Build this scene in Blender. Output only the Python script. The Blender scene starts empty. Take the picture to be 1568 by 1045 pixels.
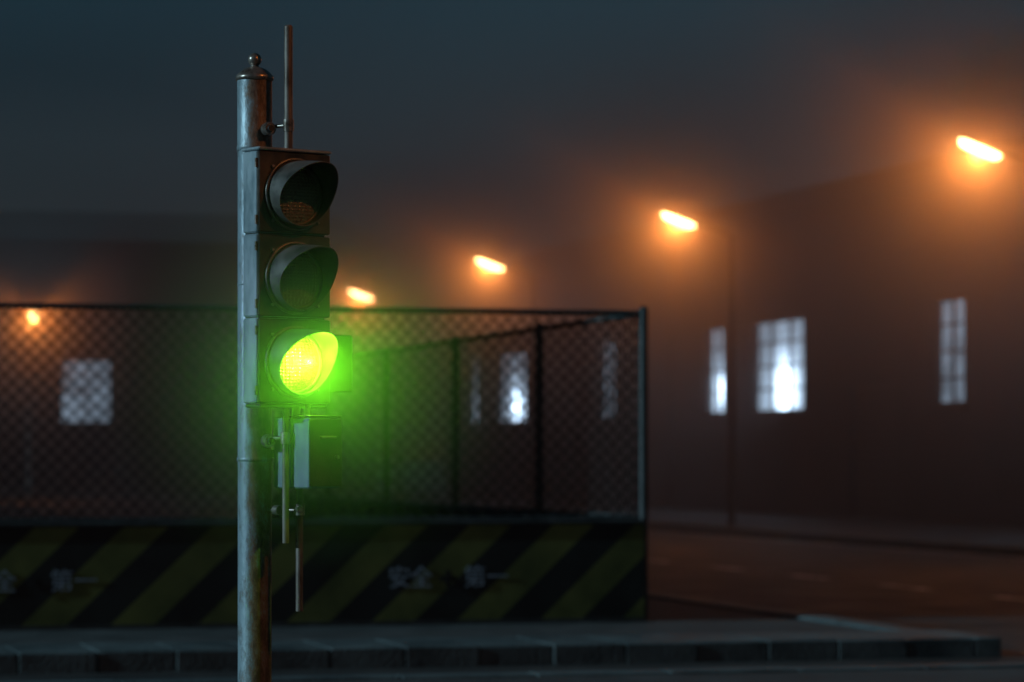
import bpy, math, random
from mathutils import Vector, Matrix
random.seed(7)
scene = bpy.context.scene
D2R = math.radians
STREET = D2R(15.0)      # street grid: local x = across the street (s), local y = along it (t)

# ------------------------------------------------------------------ materials
def newmat(name):
    m = bpy.data.materials.new(name); m.use_nodes = True
    nt = m.node_tree
    for n in list(nt.nodes): nt.nodes.remove(n)
    out = nt.nodes.new('ShaderNodeOutputMaterial')
    return m, nt, out
def N(nt, t, **kw):
    n = nt.nodes.new(t)
    for k, v in kw.items(): setattr(n, k, v)
    return n
def ramp(nt, fac, stops):
    r = N(nt, 'ShaderNodeValToRGB')
    els = r.color_ramp.elements
    while len(els) < len(stops): els.new(0.5)
    for e, (p, c) in zip(els, stops):
        e.position = p; e.color = (c[0], c[1], c[2], 1)
    nt.links.new(fac, r.inputs[0]); return r.outputs[0]
def mathn(nt, op, a, b=None):
    n = N(nt, 'ShaderNodeMath', operation=op)
    for i, v in enumerate((a, b)):
        if v is None: continue
        if isinstance(v, (int, float)): n.inputs[i].default_value = v
        else: nt.links.new(v, n.inputs[i])
    return n.outputs[0]
def noise_mat(name, c1, c2, scale=4, rough=(0.5, 0.8), metal=0.0, bump=0.2, bscale=40, lo=0.35, hi=0.65, stretch=(1,1,1), bdist=0.02, det=4):
    m, nt, out = newmat(name)
    b = N(nt, 'ShaderNodeBsdfPrincipled'); nt.links.new(b.outputs[0], out.inputs[0])
    tc = N(nt, 'ShaderNodeTexCoord')
    mp = N(nt, 'ShaderNodeMapping'); mp.inputs['Scale'].default_value = stretch
    nt.links.new(tc.outputs['Object'], mp.inputs[0])
    n1 = N(nt, 'ShaderNodeTexNoise'); n1.inputs['Scale'].default_value = scale; n1.inputs['Detail'].default_value = det
    n1.inputs['Roughness'].default_value = 0.65
    nt.links.new(mp.outputs[0], n1.inputs['Vector'])
    nt.links.new(ramp(nt, n1.outputs[0], [(lo, c1), (hi, c2)]), b.inputs['Base Color'])
    r = N(nt, 'ShaderNodeMapRange'); nt.links.new(n1.outputs[0], r.inputs[0])
    r.inputs[1].default_value = 0.3; r.inputs[2].default_value = 0.7
    r.inputs[3].default_value = rough[0]; r.inputs[4].default_value = rough[1]
    nt.links.new(r.outputs[0], b.inputs['Roughness'])
    b.inputs['Metallic'].default_value = metal
    if bump>0:
        n2 = N(nt, 'ShaderNodeTexNoise'); n2.inputs['Scale'].default_value = bscale; n2.inputs['Detail'].default_value = 3
        nt.links.new(mp.outputs[0], n2.inputs['Vector'])
        bp = N(nt, 'ShaderNodeBump'); bp.inputs['Strength'].default_value = bump; bp.inputs['Distance'].default_value = bdist
        nt.links.new(n2.outputs[0], bp.inputs['Height']); nt.links.new(bp.outputs[0], b.inputs['Normal'])
    return m
def emit_mat(name, col, strength):
    m, nt, out = newmat(name)
    e = N(nt, 'ShaderNodeEmission'); e.inputs[0].default_value = (*col, 1); e.inputs[1].default_value = strength
    nt.links.new(e.outputs[0], out.inputs[0]); return m

M_asphalt = noise_mat('asphalt', (.016,.015,.015), (.04,.037,.035), 0.9, (.5,.85), bump=.6, bscale=30)
M_pave = noise_mat('pavement_concrete', (.03,.033,.034), (.06,.066,.068), 2.0, (.65,.9), bump=.3, bscale=40)
M_kerb = noise_mat('kerb_stone', (.038,.052,.056), (.10,.13,.135), 2.0, (.5,.7), bump=.4, bscale=30)
M_paint = noise_mat('worn_road_paint', (.06,.06,.06), (.7,.68,.62), 2.5, (.4,.7), lo=.4, hi=.6, bump=0)
M_brick = noise_mat('dark_render_wall', (.012,.010,.009), (.042,.031,.027), 0.7, (.85,.95), bump=0)
M_trim = noise_mat('wall_trim', (.018,.015,.014), (.045,.038,.034), 1.5, (.8,.95), bump=0)
M_roof = noise_mat('roof_sheet', (.015,.015,.015), (.03,.027,.025), 1.0, (.8,.95), bump=0)
M_frame = noise_mat('window_frame', (.03,.03,.03), (.05,.05,.05), 5, bump=0)
M_steel = noise_mat('galvanised_fence_steel', (.035,.042,.044), (.08,.09,.092), 6, (.45,.7), metal=.3, bump=0)
M_wire = noise_mat('fence_wire', (.012,.014,.015), (.03,.032,.03), 6, (.5,.7), metal=.3, bump=0, det=1)
M_lamppole = noise_mat('lamp_pole_steel', (.03,.03,.03), (.06,.055,.05), 3, (.5,.7), metal=.3, bump=0)
M_house = noise_mat('housing_dark_metal', (.022,.023,.022), (.085,.072,.058), 9, (.30,.6), metal=.3, bump=.25, bscale=90, bdist=.002, det=8)
M_side = noise_mat('worn_grey_paint', (.15,.21,.235), (.35,.42,.45), 9, (.32,.55), metal=.25, bump=.2, bscale=60, stretch=(1,1,.35), lo=.36, hi=.60, bdist=.002, det=9)
M_box = noise_mat('control_box_paint', (.12,.175,.205), (.18,.24,.275), 9, (.45,.65), metal=.1, bump=.1, bscale=60, bdist=.001, det=6)
M_rod = noise_mat('rusty_rod', (.07,.05,.035), (.22,.19,.165), 18, (.35,.65), metal=.45, bump=.4, bscale=90, stretch=(1,1,.3), bdist=.002, det=8)
M_cap = noise_mat('worn_cap_metal', (.14,.11,.085), (.36,.32,.28), 20, (.22,.45), metal=.75, bump=.3, bscale=80, bdist=.001, det=8)
M_dark = noise_mat('dark_rubber', (.01,.01,.01), (.02,.02,.02), 8, bump=0)
M_bark = noise_mat('bark', (.03,.02,.015), (.07,.05,.035), 5, (.8,.95), bump=0)
M_leaf = noise_mat('leaves', (.03,.05,.015), (.08,.10,.03), 2, (.6,.8), bump=0)

def pole_mat():
    m, nt, out = newmat('pole_rusted_painted_steel')
    b = N(nt, 'ShaderNodeBsdfPrincipled'); nt.links.new(b.outputs[0], out.inputs[0])
    tc = N(nt, 'ShaderNodeTexCoord')
    mp = N(nt, 'ShaderNodeMapping'); mp.inputs['Scale'].default_value = (1,1,.45); nt.links.new(tc.outputs['Object'], mp.inputs[0])
    n1 = N(nt, 'ShaderNodeTexNoise'); n1.inputs['Scale'].default_value = 26; n1.inputs['Detail'].default_value = 10; n1.inputs['Roughness'].default_value = .75
    nt.links.new(mp.outputs[0], n1.inputs['Vector'])
    # rust weighted to local +x; its dark browns also paint the pole's unlit side
    sx = N(nt, 'ShaderNodeSeparateXYZ'); nt.links.new(tc.outputs['Object'], sx.inputs[0])
    side = N(nt, 'ShaderNodeMapRange'); nt.links.new(sx.outputs[0], side.inputs[0])
    side.inputs[1].default_value = -.035; side.inputs[2].default_value = .002; side.inputs[3].default_value = -.12; side.inputs[4].default_value = .12
    f = mathn(nt, 'ADD', n1.outputs[0], side.outputs[0])
    col = ramp(nt, f, [(.38,(.24,.32,.355)), (.50,(.14,.165,.17)), (.58,(.15,.10,.065)), (.70,(.065,.042,.028))])
    nt.links.new(col, b.inputs['Base Color'])
    rr = N(nt,'ShaderNodeMapRange'); nt.links.new(f, rr.inputs[0]); rr.inputs[1].default_value=.4; rr.inputs[2].default_value=.65; rr.inputs[3].default_value=.42; rr.inputs[4].default_value=.62
    nt.links.new(rr.outputs[0], b.inputs['Roughness']); b.inputs['Metallic'].default_value = .2
    n2 = N(nt, 'ShaderNodeTexNoise'); n2.inputs['Scale'].default_value = 70; n2.inputs['Detail'].default_value = 6; nt.links.new(mp.outputs[0], n2.inputs['Vector'])
    bp = N(nt, 'ShaderNodeBump'); bp.inputs['Strength'].default_value = .6; bp.inputs['Distance'].default_value = .003
    nt.links.new(n2.outputs[0], bp.inputs['Height']); nt.links.new(bp.outputs[0], b.inputs['Normal'])
    return m
M_pole = pole_mat()

def lens_mat(name, c, emis=None, estr=0):
    m, nt, out = newmat(name)
    b = N(nt, 'ShaderNodeBsdfPrincipled'); nt.links.new(b.outputs[0], out.inputs[0])
    tc = N(nt, 'ShaderNodeTexCoord')
    v = N(nt, 'ShaderNodeTexVoronoi'); v.inputs['Scale'].default_value = 75; nt.links.new(tc.outputs['Object'], v.inputs['Vector'])
    v.inputs['Randomness'].default_value = .15
    n = N(nt, 'ShaderNodeTexNoise'); n.inputs['Scale'].default_value = 14; n.inputs['Detail'].default_value = 8; nt.links.new(tc.outputs['Object'], n.inputs['Vector'])
    col = ramp(nt, n.outputs[0], [(.4, c), (.62, (c[0]*.4+.09, c[1]*.4+.08, c[2]*.4+.06))])
    nt.links.new(col, b.inputs['Base Color']); b.inputs['Roughness'].default_value = .3
    bp = N(nt, 'ShaderNodeBump'); bp.inputs['Strength'].default_value = 1.0; bp.inputs['Distance'].default_value = .008
    nt.links.new(v.outputs['Distance'], bp.inputs['Height']); nt.links.new(bp.outputs[0], b.inputs['Normal'])
    if emis:
        ec = ramp(nt, v.outputs['Distance'], [(0, emis), (.9, (emis[0]*.6, emis[1]*.75, emis[2]))])
        nt.links.new(ec, b.inputs['Emission Color']); b.inputs['Emission Strength'].default_value = estr
    return m
M_lens_red = lens_mat('lens_unlit_red', (.15,.125,.10))
M_lens_amb = lens_mat('lens_unlit_amber', (.15,.14,.10))
M_lens_grn = lens_mat('lens_lit_green', (.02,.06,.01), (.34,.85,.01), .8)

def stripe_mat():
    m, nt, out = newmat('hazard_stripe_board')
    b = N(nt, 'ShaderNodeBsdfPrincipled'); nt.links.new(b.outputs[0], out.inputs[0])
    tc = N(nt, 'ShaderNodeTexCoord'); sx = N(nt, 'ShaderNodeSeparateXYZ'); nt.links.new(tc.outputs['Object'], sx.inputs[0])
    along = mathn(nt, 'ADD', sx.outputs[0], sx.outputs[1])
    v = mathn(nt, 'SUBTRACT', along, mathn(nt, 'MULTIPLY', sx.outputs[2], 1.05))
    fr = mathn(nt, 'FRACT', mathn(nt, 'DIVIDE', mathn(nt, 'ADD', v, 100.0), .82))
    st_ = mathn(nt, 'GREATER_THAN', fr, .5)
    n = N(nt, 'ShaderNodeTexNoise'); n.inputs['Scale'].default_value = 2; n.inputs['Detail'].default_value = 6; nt.links.new(tc.outputs['Object'], n.inputs['Vector'])
    yel = ramp(nt, n.outputs[0], [(.35, (.075,.10,.03)), (.65, (.17,.20,.055))])
    blk = ramp(nt, n.outputs[0], [(.35, (.01,.013,.013)), (.65, (.022,.03,.028))])
    mx = N(nt, 'ShaderNodeMix', data_type='RGBA'); nt.links.new(st_, mx.inputs[0]); nt.links.new(blk, mx.inputs[6]); nt.links.new(yel, mx.inputs[7])
    nt.links.new(mx.outputs[2], b.inputs['Base Color']); b.inputs['Roughness'].default_value = .6
    return m
M_stripe = stripe_mat()
M_textw = noise_mat('sign_lettering_white', (.26,.35,.42), (.42,.5,.6), 8, bump=0)

def window_mat(name, glowc, strength, glow):
    """glowing obscured pane: brighter around the room lamp standing behind it"""
    m, nt, out = newmat(name)
    tc = N(nt, 'ShaderNodeTexCoord')
    sub = N(nt, 'ShaderNodeVectorMath', operation='SUBTRACT'); nt.links.new(tc.outputs['Object'], sub.inputs[0]); sub.inputs[1].default_value = glowc
    ln = N(nt, 'ShaderNodeVectorMath', operation='LENGTH'); nt.links.new(sub.outputs[0], ln.inputs[0])
    d2 = mathn(nt, 'ADD', mathn(nt, 'MULTIPLY', ln.outputs['Value'], ln.outputs['Value']), .15)
    g = mathn(nt, 'DIVIDE', glow, mathn(nt,'POWER',d2,1.5))  # bright spot painted into the emission, no lamp stands behind the pane
    n = N(nt, 'ShaderNodeTexNoise'); n.inputs['Scale'].default_value = 1.0; n.inputs['Detail'].default_value = 4; nt.links.new(tc.outputs['Object'], n.inputs['Vector'])
    n2 = N(nt,'ShaderNodeMapRange'); nt.links.new(n.outputs[0], n2.inputs[0]); n2.inputs[1].default_value=.3; n2.inputs[2].default_value=.7; n2.inputs[3].default_value=.3; n2.inputs[4].default_value=.95
    s = mathn(nt, 'ADD', g, mathn(nt, 'MULTIPLY', n2.outputs[0], strength))
    e = N(nt, 'ShaderNodeEmission'); e.inputs[0].default_value = (.56,.76,1,1); nt.links.new(s, e.inputs[1])
    nt.links.new(e.outputs[0], out.inputs[0]); return m

# ------------------------------------------------------------------ mesh builder
class MB:
    def __init__(s): s.v=[]; s.f=[]; s.m=[]; s.mats=[]; s.sm=[]
    def mi(s, mat):
        if mat not in s.mats: s.mats.append(mat)
        return s.mats.index(mat)
    def add(s, vs, fs, mat, smooth=False, M=None):
        o=len(s.v); i=s.mi(mat)
        for p in vs:
            p=Vector(p)
            if M is not None: p = M @ p
            s.v.append(tuple(p))
        for f in fs: s.f.append(tuple(o+k for k in f)); s.m.append(i); s.sm.append(smooth)
    def box(s, a, b, mat, ch=0.0, M=None):
        x0,y0,z0=a; x1,y1,z1=b
        if ch<=0:
            vs=[(x0,y0,z0),(x1,y0,z0),(x1,y1,z0),(x0,y1,z0),(x0,y0,z1),(x1,y0,z1),(x1,y1,z1),(x0,y1,z1)]
            s.add(vs,[(0,3,2,1),(4,5,6,7),(0,1,5,4),(1,2,6,5),(2,3,7,6),(3,0,4,7)],mat,M=M); return
        c=ch
        def ring(z,i):
            X0,X1,Y0,Y1=x0+i,x1-i,y0+i,y1-i; k=c
            return [(X0+k,Y0,z),(X1-k,Y0,z),(X1,Y0+k,z),(X1,Y1-k,z),(X1-k,Y1,z),(X0+k,Y1,z),(X0,Y1-k,z),(X0,Y0+k,z)]
        vs=ring(z0,c)+ring(z0+c,0)+ring(z1-c,0)+ring(z1,c)
        fs=[tuple(reversed(range(8))),tuple(range(24,32))]
        for r in range(3):
            for k in range(8):
                a_=r*8+k; b_=r*8+(k+1)%8; fs.append((a_,b_,b_+8,a_+8))
        s.add(vs,fs,mat,M=M)
    def tube(s, p0, p1, r0, r1, mat, n=16, caps=True, M=None):
        p0=Vector(p0); p1=Vector(p1); d=(p1-p0).normalized()
        up=Vector((0,0,1)) if abs(d.z)<.95 else Vector((1,0,0))
        a=d.cross(up).normalized(); b=a.cross(d)
        vs=[]
        for p,r in ((p0,r0),(p1,r1)):
            for k in range(n):
                t=2*math.pi*k/n; vs.append(p+a*math.cos(t)*r+b*math.sin(t)*r)
        s.add(vs,[(k,(k+1)%n,n+(k+1)%n,n+k) for k in range(n)],mat,True,M)
        if caps:
            s.add(vs,[tuple(range(n)),tuple(range(2*n-1,n-1,-1))],mat,False,M)
    def lathe(s, c, prof, mat, n=40, M=None, smooth=True):
        vs=[]
        for r,z in prof:
            for k in range(n):
                t=2*math.pi*k/n; vs.append((c[0]+r*math.cos(t),c[1]+r*math.sin(t),c[2]+z))
        fs=[]
        for j in range(len(prof)-1):
            for k in range(n): fs.append((j*n+k,j*n+(k+1)%n,(j+1)*n+(k+1)%n,(j+1)*n+k))
        s.add(vs,fs,mat,smooth,M)
    def ball(s, R, mat, n=32):
        s.lathe((0,0,0),[(max(.0005,R*math.sin(math.pi*i/16)),-R*math.cos(math.pi*i/16)) for i in range(17)],mat,n)
    def obj(s, name, parent=None, rot=None, loc=None):
        me=bpy.data.meshes.new(name); me.from_pydata(s.v,[],s.f)
        for m in s.mats: me.materials.append(m)
        me.polygons.foreach_set('material_index', s.m); me.polygons.foreach_set('use_smooth', s.sm); me.update()
        o=bpy.data.objects.new(name,me); scene.collection.objects.link(o)
        if rot is not None: o.rotation_euler=(0,0,rot)
        if loc is not None: o.location=loc
        if parent: o.parent=parent
        return o
def empty(name, loc=(0,0,0), rot=0.0):
    e=bpy.data.objects.new(name,None); scene.collection.objects.link(e); e.location=loc; e.rotation_euler=(0,0,rot); e.empty_display_size=.3; return e
def st(s,t,z=0): # street frame -> world
    return Vector((math.cos(STREET)*s-math.sin(STREET)*t, math.sin(STREET)*s+math.cos(STREET)*t, z))
def fog_mat(name,density,g,col):
    m,nt,out=newmat(name); v=N(nt,'ShaderNodeVolumeScatter'); v.inputs['Color'].default_value=(*col,1)
    v.inputs['Density'].default_value=density; v.inputs['Anisotropy'].default_value=g; nt.links.new(v.outputs[0],out.inputs['Volume']); return m
def mist_mat(name,R,power,dens,col):
    """mist patch thinning out with distance from its middle"""
    m,nt,out=newmat(name); v=N(nt,'ShaderNodeVolumeScatter'); v.inputs['Color'].default_value=(*col,1); v.inputs['Anisotropy'].default_value=.1
    tc=N(nt,'ShaderNodeTexCoord'); ln=N(nt,'ShaderNodeVectorMath',operation='LENGTH'); nt.links.new(tc.outputs['Object'],ln.inputs[0])
    q=mathn(nt,'MAXIMUM',mathn(nt,'SUBTRACT',1.0,mathn(nt,'DIVIDE',ln.outputs['Value'],R)),0.0)
    q=mathn(nt,'MULTIPLY',mathn(nt,'POWER',q,power),dens)
    nt.links.new(q,v.inputs['Density']); nt.links.new(v.outputs[0],out.inputs['Volume']); return m

# ------------------------------------------------------------------ ground, road, pavements
b=MB(); b.add([(-1500,-1500,0),(1500,-1500,0),(1500,1500,0),(-1500,1500,0)],[(0,1,2,3)],M_asphalt); b.obj('ground')
b=MB()
b.add([(10.9,-60,.004),(22.2,-60,.004),(22.2,130,.004),(10.9,130,.004)],[(0,1,2,3)],M_asphalt)
b.add([(-60,22.02,.0045),(10.9,22.02,.0045),(10.9,24.58,.0045),(-60,24.58,.0045)],[(0,1,2,3)],M_asphalt)
b.obj('road', rot=STREET)
b=MB()
t=30.0
while t<128:
    b.add([(15.4,t,.009),(15.58,t,.009),(15.58,t+1.6,.009),(15.4,t+1.6,.009)],[(0,1,2,3)],M_paint); t+=3.6
b.add([(21.6,20,.009),(21.75,20,.009),(21.75,128,.009),(21.6,128,.009)],[(0,1,2,3)],M_paint)
b.add([(11.5,30,.009),(11.62,30,.009),(11.62,128,.009),(11.5,128,.009)],[(0,1,2,3)],M_paint)
b.obj('road_marking', rot=STREET)

def kerb_run(b, axis, fixed, a0, a1, w=.3, h=.15, step=1.0):
    a=a0
    while a<a1-.05:
        e=min(a+step,a1); dh=random.uniform(-.004,.004); dj=random.uniform(-.005,.005)
        if axis=='s': b.box((a+.002,fixed+dj,-.02),(e-.002,fixed+w+dj,h+dh),M_kerb,.012)
        else: b.box((fixed+dj,a+.002,-.02),(fixed+w+dj,e-.002,h+dh),M_kerb,.012)
        a=e
b=MB(); b.box((-60,-30,-.05),(10.6,21.69,.12),M_pave); b.obj('near_pavement', rot=STREET)
b=MB(); kerb_run(b,'s',21.7,-14,26,.3,.14); b.obj('near_kerb', rot=STREET)
b=MB(); b.box((-60,25.82,-.05),(10.6,130,.12),M_pave); b.obj('fenced_lot_pavement', rot=STREET)
b=MB(); kerb_run(b,'s',24.6,-16,10.9,1.2,.17,.62); kerb_run(b,'t',10.6,25.82,110,.3,.15); b.obj('lot_kerb', rot=STREET)
b=MB(); b.box((22.6,-30,-.05),(60,150,.12),M_pave); b.obj('far_pavement', rot=STREET)
b=MB(); b.box((-60,130.4,-.05),(22.5,150,.12),M_pave); b.obj('end_pavement', rot=STREET)
b=MB(); kerb_run(b,'t',22.25,15,130,.34,.15,1.0); kerb_run(b,'s',130.05,10.9,22.2,.34,.15,1.0); b.obj('far_kerb', rot=STREET)

# ------------------------------------------------------------------ chain-link fence
F0=9.04; FT=28.84; ZT=3.09; ZB=.12; NSIDE=5
def fence(name, axis, a0, a1, fixed, post0, pitch, wr):
    e=empty(name, rot=STREET)
    def P(a,z,off=0): return (a,fixed+off,z) if axis=='s' else (fixed+off,a,z)
    b=MB()
    b.tube(P(a0,ZT),P(a1,ZT),.028,.028,M_steel,10)
    b.tube(P(a0,1.12),P(a1,1.12),.02,.02,M_steel,8)
    b.obj('rails',e)
    b=MB(); a=post0
    while a0-.01<=a<=a1+.01:
        r=.045
        b.tube(P(a,ZB),P(a,ZT+.03),r,r,M_steel,12)
        b.tube(P(a,ZT+.03),P(a,ZT+.07),r*1.15,r*.4,M_steel,12)
        b.box([c-.09 for c in P(a,ZB)[:2]]+[ZB],[c+.09 for c in P(a,ZB)[:2]]+[ZB+.015],M_steel)
        a+=pitch
    b.obj('posts',e)
    b=MB(); cell=.14; H=ZT-1.12; a=a0-H
    while a<a1:
        for sgn in (1,-1):
            A0,A1=a,a+H; z0,z1=(1.12,ZT) if sgn>0 else (ZT,1.12)
            t0=max(0,(a0-A0)/H); t1=min(1,(a1-A0)/H)
            if t1-t0>.01:
                p0=P(A0+H*t0, z0+(z1-z0)*t0, .004*sgn); p1=P(A0+H*t1, z0+(z1-z0)*t1, .004*sgn)
                b.tube(p0,p1,wr,wr,M_wire,4,False)
        a+=cell
    b.obj('chain_link_mesh',e)
    return e
fence('chain_link_fence','s',F0-3.9*6,F0,FT,F0,-3.9,.0068)
fence('chain_link_fence','t',FT+.1,FT+3.75*NSIDE,F0,FT+3.75,3.75,.0045)

def barrier(name, axis, a0, n, pitch, fixed, text):
    e=empty(name, rot=STREET)
    b=MB(); bt=MB()
    for k in range(n):
        a=a0+k*pitch
        if axis=='s':
            b.box((a+.01,fixed,.16),(a+pitch-.01,fixed+.05,1.06),M_stripe)
            bt.box((a+.0,fixed-.02,1.06),(a+pitch-.004,fixed+.07,1.105),M_steel,.012)
            bt.box((a+.0,fixed-.02,.122),(a+pitch-.004,fixed+.07,.16),M_steel)
        else:
            b.box((fixed,a+.01,.16),(fixed+.05,a+pitch-.01,1.06),M_stripe)
            bt.box((fixed-.02,a,1.06),(fixed+.07,a+pitch-.004,1.105),M_steel,.012)
            bt.box((fixed-.02,a,.122),(fixed+.07,a+pitch-.004,.16),M_steel)
    b.obj('striped_boards',e); bt.obj('edge_rails',e)
    if text:
        for k in range(n):
            cx=a0+(k+.5)*pitch
            for txt,dx,mat,sz in (('安',-.47,M_textw,.22),('全',-.26,M_textw,.22),('+',.0,M_dark,.2),('第',.26,M_textw,.22),('一',.48,M_textw,.22)):
                if txt=='+':
                    q=MB(); y=fixed-.006
                    q.box((cx-.08,y-.004,.53),(cx+.08,y,.58),M_dark); q.box((cx-.025,y-.007,.475),(cx+.025,y-.0035,.635),M_dark); q.obj('plus_mark',e); continue
                cu=bpy.data.curves.new('lettering','FONT'); cu.body=txt; cu.size=sz; cu.align_x='CENTER'; cu.align_y='CENTER'; cu.extrude=.002
                o=bpy.data.objects.new('lettering',cu); scene.collection.objects.link(o); o.parent=e
                o.location=(cx+dx,fixed-.006,.555); o.rotation_euler=(math.pi/2,0,0); cu.materials.append(mat)
barrier('hazard_barrier','s',F0-3.9*6-.02,6,3.9,FT-.12,True)
barrier('hazard_barrier','t',FT+.1,NSIDE,3.75,F0-.1,False)

# ------------------------------------------------------------------ street lamps
M_lampglow = emit_mat('sodium_lamp_glow',(1,.54,.19),34)
LAMPC=(1.0,.24,.03)
HR=7.5
M_halo=mist_mat('lamp_halo_mist',HR,3.0,.38,(1,1,1))  # extra-dense mist ball added around a lamp to make its halo
def street_lamp(pos,rot,H,side=-1,power=245,arm=1.25,tilt=20,halo=True):
    w=Vector((pos.x,pos.y,.12)); e=empty('street_lamp',w,rot)
    b=MB(); z=H-.12-.35
    b.lathe((0,0,0),[(.14,0),(.14,.02),(.10,.05),(.10,.9),(.075,.95),(.048,z)],M_lamppole,16)
    b.lathe((0,0,0),[(.2,.0),(.2,.02),(.0,.021)],M_lamppole,8,smooth=False)
    prev=Vector((0,0,z)); 
    for k in range(1,7):
        u=k/6; p=Vector((side*arm*.72*u,0,z+.18*math.sin(u*math.pi/2)+.10*u)); b.tube(prev,p,.036,.034,M_lamppole,10); prev=p
    b.obj('pole_and_arm',e)
    hc=Vector((side*arm,0,H-.12)); ry=D2R(tilt)*(1 if side<0 else -1)
    M=Matrix.Translation(hc)@Matrix.Rotation(ry,4,'Y')
    def loft(mat,zs,top):
        b=MB(); n=20; rings=12; vs=[]
        for i in range(rings+1):
            u=i/rings; x=(u-.5)*.84; wv=math.sqrt(max(0.0,1-(2*u-1)**4))
            for k in range(n):
                a=2*math.pi*k/n; yy=.13*wv*math.cos(a); zz=math.sin(a)
                zz = zz*wv*(zs if (zz>0)==top else .02)
                vs.append((x,yy,zz+(.03 if top else 0)))
        fs=[(i*n+k,i*n+(k+1)%n,(i+1)*n+(k+1)%n,(i+1)*n+k) for i in range(rings) for k in range(n)]
        b.add(vs,fs,mat,True,M); return b
    loft(M_lamppole,.05,True).obj('lamp_housing',e)
    loft(M_lampglow,.11,False).obj('lamp_bowl',e)
    lp=M@Vector((0,0,-.17))
    L=bpy.data.lights.new('sodium_bulb','POINT'); L.energy=power; L.color=LAMPC; L.shadow_soft_size=0.0
    o=bpy.data.objects.new('sodium_bulb',L); scene.collection.objects.link(o); o.parent=e; o.location=lp
    if halo:
        h=MB(); h.ball(HR,M_halo); h.obj('lamp_halo_mist',e,loc=lp)
for k in range(-1,4):
    street_lamp(st(22.87,49.7+16.65*k),STREET,7.0,halo=k>=0)
street_lamp(st(14.5,132.6),STREET-math.pi/2,7.6,side=1,power=340)
street_lamp(st(6.8,8.5),STREET,6.5,side=-1,power=185,halo=False)  # added lamp out of view, warm fill for the signal housing

# ------------------------------------------------------------------ buildings
def warehouse(name, origin, rot, length, height, depth, openings, doors=()):
    """local frame: x along the facade, facade plane y=0 facing -y, building goes +y"""
    e=empty(name, origin, rot)
    b=MB(); ops=[(a,c,z0,z1) for a,c,z0,z1,_ in openings]+[(a,c,0.0,h) for a,c,h in doors]
    xs=sorted({0.0,length}|{o[0] for o in ops}|{o[1] for o in ops}); zs=sorted({0.0,height}|{o[2] for o in ops}|{o[3] for o in ops})
    for i in range(len(xs)-1):
        for j in range(len(zs)-1):
            mx=(xs[i]+xs[i+1])/2; mz=(zs[j]+zs[j+1])/2
            if any(o[0]<mx<o[1] and o[2]<mz<o[3] for o in ops): continue
            b.box((xs[i],0,zs[j]),(xs[i+1],.35,zs[j+1]),M_brick)
    b.box((0,.36,0),(.35,depth,height),M_brick); b.box((length-.35,.36,0),(length,depth,height),M_brick); b.box((.36,depth-.35,0),(length-.36,depth,height),M_brick)
    b.obj('walls',e)
    b=MB(); n=max(2,round(length/5.8)); 
    for k in range(n+1):
        x=k*length/n
        if any(o[0]-.3<x<o[1]+.3 for o in ops): continue
        x0=max(0,x-.25); x1=min(length,x+.25)
        b.box((x0,-.16,.7),(x1,-.003,height-.45),M_trim,.02)
    b.box((-.1,-.24,height-.42),(length+.1,-.003,height+.02),M_trim)
    for o in openings:
        b.box((o[0]-.15,-.10,o[2]-.16),(o[1]+.15,-.004,o[2]-.003),M_trim,.015)
        b.box((o[0]-.12,-.06,o[3]+.003),(o[1]+.12,-.004,o[3]+.25),M_trim,.015)
    b.obj('pilasters_and_cornice',e)
    b=MB(); rh=depth*.11
    b.add([(-.2,-.3,height+.03),(length+.2,-.3,height+.03),(length+.2,depth/2,height+rh),(-.2,depth/2,height+rh),(length+.2,depth+.3,height+.03),(-.2,depth+.3,height+.03)],
          [(0,1,2,3),(3,2,4,5),(0,3,5),(1,4,2),(0,5,4,1)],M_roof)
    b.obj('roof',e)
    for (a,c,z0,z1,kind) in openings:
        glowc={'wide':(a+(c-a)*.5,.3,z0+.65),'low':(a+(c-a)*.5,.3,z0+.75),'none':(a-9,.3,z0-9)}[kind]
        glow={'wide':2.6,'low':.85,'none':0.0}[kind]
        b=MB(); b.add([(a,.30,z0),(c,.30,z0),(c,.30,z1),(a,.30,z1)],[(0,1,2,3)],window_mat('lit_window_pane',glowc,{'wide':.6,'low':.65,'none':.6}[kind],glow)); b.obj('window_pane',e)
        b=MB(); fw=.07
        b.box((a,.12,z0),(a+fw,.22,z1),M_frame); b.box((c-fw,.12,z0),(c,.22,z1),M_frame)
        b.box((a+fw,.12,z1-fw),(c-fw,.22,z1),M_frame); b.box((a+fw,.12,z0),(c-fw,.22,z0+fw),M_frame)
        nv=3 if c-a>3 else 2; nh=4
        for k in range(1,nv): x=a+(c-a)*k/nv; b.box((x-.03,.13,z0+fw),(x+.03,.21,z1-fw),M_frame)
        for k in range(1,nh): z=z0+(z1-z0)*k/nh; b.box((a+fw,.14,z-.03),(c-fw,.205,z+.03),M_frame)
        b.obj('window_frame',e)
    for (a,c,h) in doors:
        b=MB(); b.box((a,.15,0),(c,.2,h),M_frame)
        for k in range(int(h/.25)): b.box((a,.12,k*.25+.02),(c,.148,k*.25+.2),M_roof)
        b.obj('roller_door',e)
    return e
def row(t_end, length, ops, doors=()):
    return warehouse('warehouse_building', st(30,t_end,.0), STREET-math.pi/2, length, 9.0, 16, ops, doors)
def module_ops(off,T1):
    L=[]
    for a,c,k in ((69.9,72.0,'none'),(81.0,85.5,'wide'),(87.8,89.7,'low')):
        L.append((T1-(c+off),T1-(a+off),2.98,5.6,k))
    return L
for off in (-29,0,29):
    T0,T1=64.0+off,92.9+off
    row(T1,28.9,module_ops(off,T1),[(T1-(77.5+off),T1-(74.2+off),3.6)])
E0=-26.0
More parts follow.
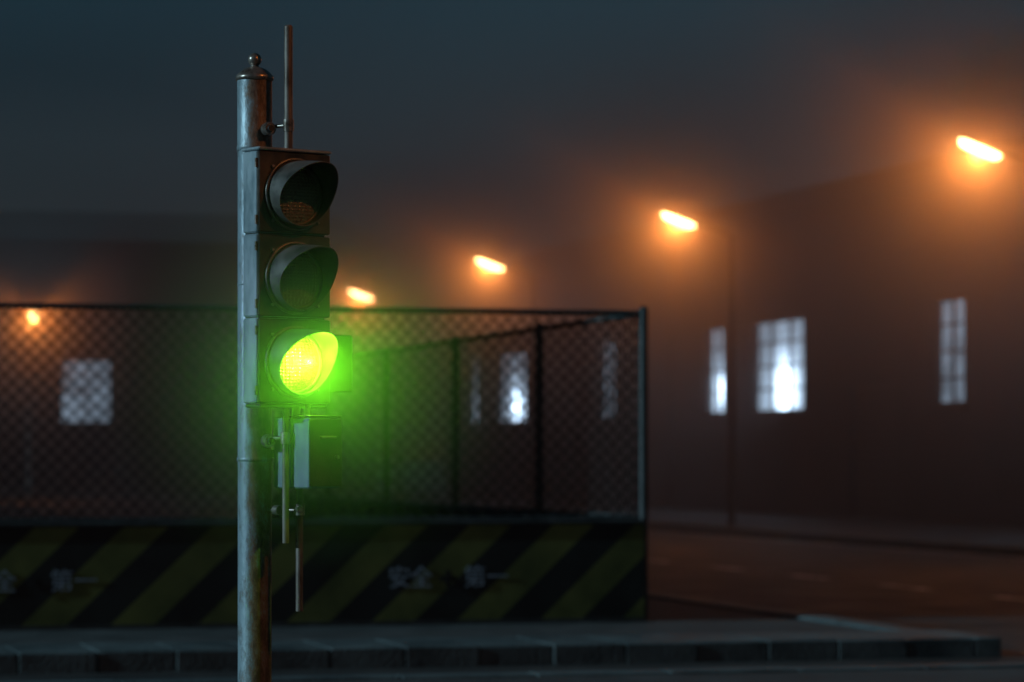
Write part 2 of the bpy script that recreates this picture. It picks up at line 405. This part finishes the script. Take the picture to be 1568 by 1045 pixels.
warehouse('end_of_street_building', st(E0,135,0), STREET, 56.0, 11.0, 18,
   [(16.1-E0,18.3-E0,3.15,5.9,'none'),(3.0-E0,5.0-E0,3.15,5.9,'none')], [(26-E0,29-E0,3.4)])
# unseen block added left of the view to keep moonlight off facades and mist
warehouse('moon_shade_block', st(-16,29.6,0), STREET+math.pi/2, 100.0, 30.0, 16, [(10,12,2.98,5.6,'none'),(30,32,2.98,5.6,'none'),(50,52,2.98,5.6,'none')], [])

# tree standing behind the warehouses
def tree(name,pos,H,R):
    e=empty(name,pos); rnd=random.Random(3); b=MB()
    b.tube((0,0,0),(.2,.1,H*.35),.38,.28,M_bark,10); tips=[]
    top=Vector((.2,.1,H*.35))
    for k in range(9):
        a=k*2.4; q=top+Vector((math.cos(a)*R*rnd.uniform(.35,.75),math.sin(a)*R*rnd.uniform(.35,.75),H*rnd.uniform(.18,.5)))
        b.tube(top-Vector((0,0,rnd.uniform(0,H*.08))),q,.15,.05,M_bark,6); tips.append(q)
        for j in range(3):
            q2=q+Vector((rnd.uniform(-1,1),rnd.uniform(-1,1),rnd.uniform(-.2,.8)))*R*.35; b.tube(q,q2,.05,.02,M_bark,5); tips.append(q2)
    b.obj('trunk_and_limbs',e)
    b=MB()
    for tpt in tips:
        cr=R*rnd.uniform(.16,.30)
        for i in range(130):
            v=Vector((rnd.gauss(0,1),rnd.gauss(0,1),rnd.gauss(0,.8)))*cr*.6+tpt
            u=Vector((rnd.uniform(-1,1),rnd.uniform(-1,1),rnd.uniform(-1,1))).normalized()*.16; w=u.orthogonal().normalized()*.10
            b.add([v-u,v+w,v+u,v-w],[(0,1,2,3)],M_leaf)
    b.obj('crown',e)
tree('tree',st(50,106),20,6.0)

# ------------------------------------------------------------------ traffic light
TL=empty('traffic_light',(-1.028,12.5,0))
b=MB()
b.lathe((0,0,0),[(.115,.12),(.115,.16),(.075,.2),(.0675,.24),(.0675,1.683)],M_pole,48)
b.lathe((0,0,0),[(.0675,1.683),(.0715,1.685),(.0715,1.697),(.0680,1.70),(.0680,2.922)],M_pole,48)
b.lathe((0,0,0),[(.0680,2.922),(.0715,2.924),(.0715,2.940),(.0695,2.944),(.0695,3.205)],M_pole,48)
b.lathe((0,0,0),[(.0680,2.385),(.0695,2.386),(.0695,2.392),(.0682,2.393)],M_pole,48)
b.obj('pole',TL)
b=MB()
prof=[(.0695,3.203),(.0755,3.206),(.0765,3.214),(.0750,3.223),(.069,3.228),(.062,3.236),(.048,3.248),(.030,3.256),(.017,3.259),(.015,3.268)]
b.lathe((0,0,0),prof,M_cap,48)
R=.0275
b.lathe((0,0,3.288),[(max(.0005,R*math.sin(math.pi*i/14)),-R*math.cos(math.pi*i/14)) for i in range(15)],M_cap,32)
b.obj('finial_cap',TL)
b=MB()
def rod(x,y,z0,z1,r):
    b.tube((x,y,z0),(x,y,z1),r,r,M_rod,20); 
    b.tube((x,y,z1),(x,y,z1+.006),r,r*.75,M_rod,20)
rod(.141,-.09,2.90,3.408,.0170)
rod(.133,-.128,1.36,1.93,.0135)
rod(.186,-.11,1.09,1.60,.0145)
b.obj('conduit_rods',TL)
b=MB()
def clamp(z,xr,yr):
    p=Vector((.050,-.045,z)); d=Vector((.45,-.89,0)).normalized()
    b.tube(p,p+d*.035,.027,.027,M_cap,24); b.tube(p+d*.035,p+d*.042,.027,.020,M_cap,24); b.tube(p+d*.042,p+d*.055,.014,.013,M_dark,6)
    b.tube((.04,-.03,z+.008),(xr,yr,z+.012),.008,.008,M_cap,10)
    b.tube((xr,yr,z-.012),(xr,yr,z+.034),.021,.021,M_cap,20)
clamp(3.005,.141,-.09); clamp(1.765,.133,-.128); 
for z in (1.49,):
    b.tube((.05,-.03,z),(.186,-.11,z),.007,.007,M_cap,10)
    p=Vector((.088,-.06,z)); b.tube(p,p+Vector((.02,-.03,0)),.02,.018,M_cap,18); 
    b.tube((.186,-.11,z-.02),(.186,-.11,z+.025),.022,.022,M_cap,18); b.tube((.186,-.125,z+.005),(.192,-.15,z+.005),.017,.012,M_cap,14)
b.obj('clamps_and_bolts',TL)

YAW=D2R(38)
HEADLOC=Vector((.167,-.14,0))
HM=Matrix.Translation(HEADLOC)@Matrix.Rotation(YAW,4,'Z')
W=.169; DP=.115
b=MB(); front=MB()
bounds=[(2.582,2.905),(2.252,2.578),(1.912,2.248)]
centres=[2.737,2.407,2.075]
for (z0,z1) in bounds:
    b.box((-W+.002,.012,z0),(W-.004,DP,z1),M_side,.006,HM)
    front.box((-W-.001,-.006,z0+.003),(W+.001,.0115,z1-.003),M_house,.004,HM)
b.box((-W+.012,.018,1.92),(W-.012,DP-.006,2.9),M_house,0,HM)
b.box((-W-.004,-.012,2.9055),(W+.004,DP+.004,2.918),M_side,.004,HM)
front.box((-W+.01,0,1.895),(W-.01,DP-.005,1.9115),M_house,.004,HM)
for z0,z1 in bounds:
    for zz in (z0+.05,z1-.05): b.tube((-W-.006,.006,zz-.018),(-W-.006,.006,zz+.018),.006,.006,M_cap,10,M=HM)
    front.box((W-.002,-.004,(z0+z1)/2-.02),(W+.008,.02,(z0+z1)/2+.02),M_cap,.003,HM)
b.obj('signal_housing',TL); front.obj('signal_doors',TL)
M_cap2=noise_mat('hood_flange',(.09,.085,.07),(.24,.21,.18),12,(.3,.5),metal=.6,bump=.2,bscale=90,bdist=.001,det=8)
M_hood=noise_mat('hood_black_paint',(.03,.031,.029),(.11,.10,.085),11,(.28,.6),metal=.2,bump=.2,bscale=90,bdist=.001,det=8)
def hood(zc, hoodmat):
    b=MB(); n=64; R=.132; th=.0035
    def Lf(a): return .055+.15*((1+math.cos(a))/2)**1.9
    m=10; vo=[]; vi=[]
    for k in range(n):
        a=2*math.pi*k/n
        for j in range(m+1):
            u=j/m; y=-.006-Lf(a)*u; r=R-.004*u
            droop=-.012*u*u*max(0,math.cos(a))
            vo.append((r*math.sin(a),y,zc+r*math.cos(a)+droop)); vi.append(((r-th)*math.sin(a),y,zc+(r-th)*math.cos(a)+droop))
    fo=[];fi=[];fe=[]
    for k in range(n):
        k2=(k+1)%n
        for j in range(m):
            A=k*(m+1)+j; B=k2*(m+1)+j
            fo.append((A,A+1,B+1,B)); fi.append((A,B,B+1,A+1))
    b.add(vo,fo,hoodmat,True,HM); b.add(vi,fi,hoodmat,True,HM)
    tv=vo+vi; off=len(vo)
    for k in range(n):
        k2=(k+1)%n; A=k*(m+1)+m; B=k2*(m+1)+m
        fe.append((A,A+off,B+off,B))
    b.add(tv,fe,M_cap2,False,HM)
    def ring(y0,y1,r0,r1,mat):
        vs=[]
        for (r,y) in ((r0,y0),(r1,y0),(r1,y1),(r0,y1)):
            for k in range(n):
                a=2*math.pi*k/n; vs.append((r*math.sin(a),y,zc+r*math.cos(a)))
        fs=[(q*n+k,((q+1)%4)*n+k,((q+1)%4)*n+(k+1)%n,q*n+(k+1)%n) for q in range(4) for k in range(n)]
        b.add(vs,fs,mat,True,HM)
    ring(-.006,-.020,R+.001,R+.012,M_cap2)
    ring(-.0065,-.016,.112,R-th-.001,M_house)
    for k in range(4):
        a=math.pi/4+k*math.pi/2; x=(R+.02)*math.sin(a); z=zc+(R+.02)*math.cos(a)
        b.tube((x,-.004,z),(x,-.016,z),.007,.006,M_cap,8,M=HM)
    return b
def lens(zc,mat):
    b=MB(); n=48; m=8; R=.1125; vs=[]; fs=[]
    for j in range(m+1):
        r=R*j/m; y=-.010-.022*(1-(j/m)**2)
        for k in range(n):
            a=2*math.pi*k/n; vs.append((max(r,.0002)*math.sin(a),y,zc+max(r,.0002)*math.cos(a)))
    for j in range(m):
        for k in range(n): fs.append((j*n+k,j*n+(k+1)%n,(j+1)*n+(k+1)%n,(j+1)*n+k))
    b.add(vs,fs,mat,True,HM); return b
for zc,lm,nm in zip(centres,(M_lens_red,M_lens_amb,M_lens_grn),('red','amber','green')):
    hood(zc,M_hood).obj(nm+'_hood',TL); lens(zc,lm).obj(nm+'_lens',TL)
gp=HM@Vector((0,-.105,2.075))
L=bpy.data.lights.new('green_lamp','POINT'); L.energy=21; L.color=(.32,1,.035); L.shadow_soft_size=0.0
o=bpy.data.objects.new('green_lamp',L); scene.collection.objects.link(o); o.parent=TL; o.location=gp
h=MB(); h.ball(1.0,mist_mat('signal_halo_mist',1.0,2.9,1.0,(.5,1,.3))); h.obj('signal_halo_mist',TL,loc=gp)  # green-tinted mist ball added to make the signal's glow
b=MB()
def rbox(cx,cy,z0,z1,wx,wy,mat,ch=.006):
    M=Matrix.Translation((cx,cy,0))@Matrix.Rotation(YAW,4,'Z')
    b.box((-wx/2,-wy/2,z0),(wx/2,wy/2,z1),mat,ch,M); return M
r=Vector((math.cos(YAW),math.sin(YAW))); bk=Vector((-math.sin(YAW),math.cos(YAW)))
c=Vector((.232,-.215))+r*.075+bk*.068
M=rbox(c.x,c.y,1.577,1.857,.15,.136,M_box)
b.box((-.078,-.074,1.585),(.078,-.069,1.85),M_house,.002,M)
b.box((-.03,-.085,1.772),(.045,-.0745,1.784),M_cap,.002,M); b.tube((.05,-.073,1.70),(.05,-.085,1.70),.01,.009,M_cap,12,M=M)
b.box((-.08,-.073,1.8575),(.08,.073,1.866),M_house,.003,M)
c=Vector((.123,-.075))+r*.03+bk*.038
rbox(c.x,c.y,1.577,1.857,.06,.076,M_box)
b.tube((.175,-.12,1.85),(.175,-.12,1.90),.018,.018,M_house,14); b.tube((.22,-.12,1.86),(.22,-.12,1.91),.012,.012,M_cap,14)
b.box((.0,-.012,1.70),(.25,.012,1.73),M_house); b.box((.2,-.14,1.70),(.225,-.012,1.73),M_house)
b.obj('control_boxes',TL)
b=MB()
M=rbox(.30,.06,1.96,2.19,.13,.13,M_house)
b.tube((.03,.02,2.13),(.30,.06,2.13),.015,.015,M_house,12); b.tube((.03,.02,2.02),(.30,.06,2.02),.015,.015,M_house,12)
for zz in (2.0,2.8): b.tube((.02,-.02,zz),(.10,-.08,zz),.02,.02,M_house,12)
b.obj('rear_repeater_and_brackets',TL)

# ------------------------------------------------------------------ mist
b=MB(); b.box((-15.8,33,-.5),(75,160,18),fog_mat('night_mist',.0055,.35,(1,1,1))); b.obj('mist',rot=STREET)

# ------------------------------------------------------------------ world, moon, camera
w=bpy.data.worlds.new('World'); scene.world=w; w.use_nodes=True; nt=w.node_tree
for n in list(nt.nodes): nt.nodes.remove(n)
out=N(nt,'ShaderNodeOutputWorld'); bg=N(nt,'ShaderNodeBackground'); nt.links.new(bg.outputs[0],out.inputs[0])
tc=N(nt,'ShaderNodeTexCoord'); sx=N(nt,'ShaderNodeSeparateXYZ'); nt.links.new(tc.outputs['Generated'],sx.inputs[0])
nt.links.new(ramp(nt,sx.outputs[2],[(0,(.028,.012,.005)),(.06,(.015,.016,.016)),(.145,(.011,.036,.053)),(1,(.004,.010,.016))]),bg.inputs[0]); bg.inputs[1].default_value=.95
sun=bpy.data.lights.new('moon','SUN'); sun.energy=1.9; sun.angle=D2R(.5); sun.color=(.53,.84,1.0)
o=bpy.data.objects.new('moon',sun); scene.collection.objects.link(o)
d=Vector((-.954,-.30,.36)).normalized(); o.rotation_euler=d.to_track_quat('Z','Y').to_euler(); o.location=(-20,0,20)

cam=bpy.data.cameras.new('camera'); co=bpy.data.objects.new('camera',cam); scene.collection.objects.link(co); scene.camera=co
co.location=(0,0,1.7); co.rotation_euler=(math.pi/2,0,0); cam.lens=110; cam.sensor_width=36; cam.shift_y=.1135
cam.clip_start=.1; cam.clip_end=4000
cam.dof.use_dof=True; cam.dof.focus_distance=12.38; cam.dof.aperture_fstop=2.4
scene.view_settings.view_transform='Standard'; scene.view_settings.look='None'; scene.view_settings.exposure=0
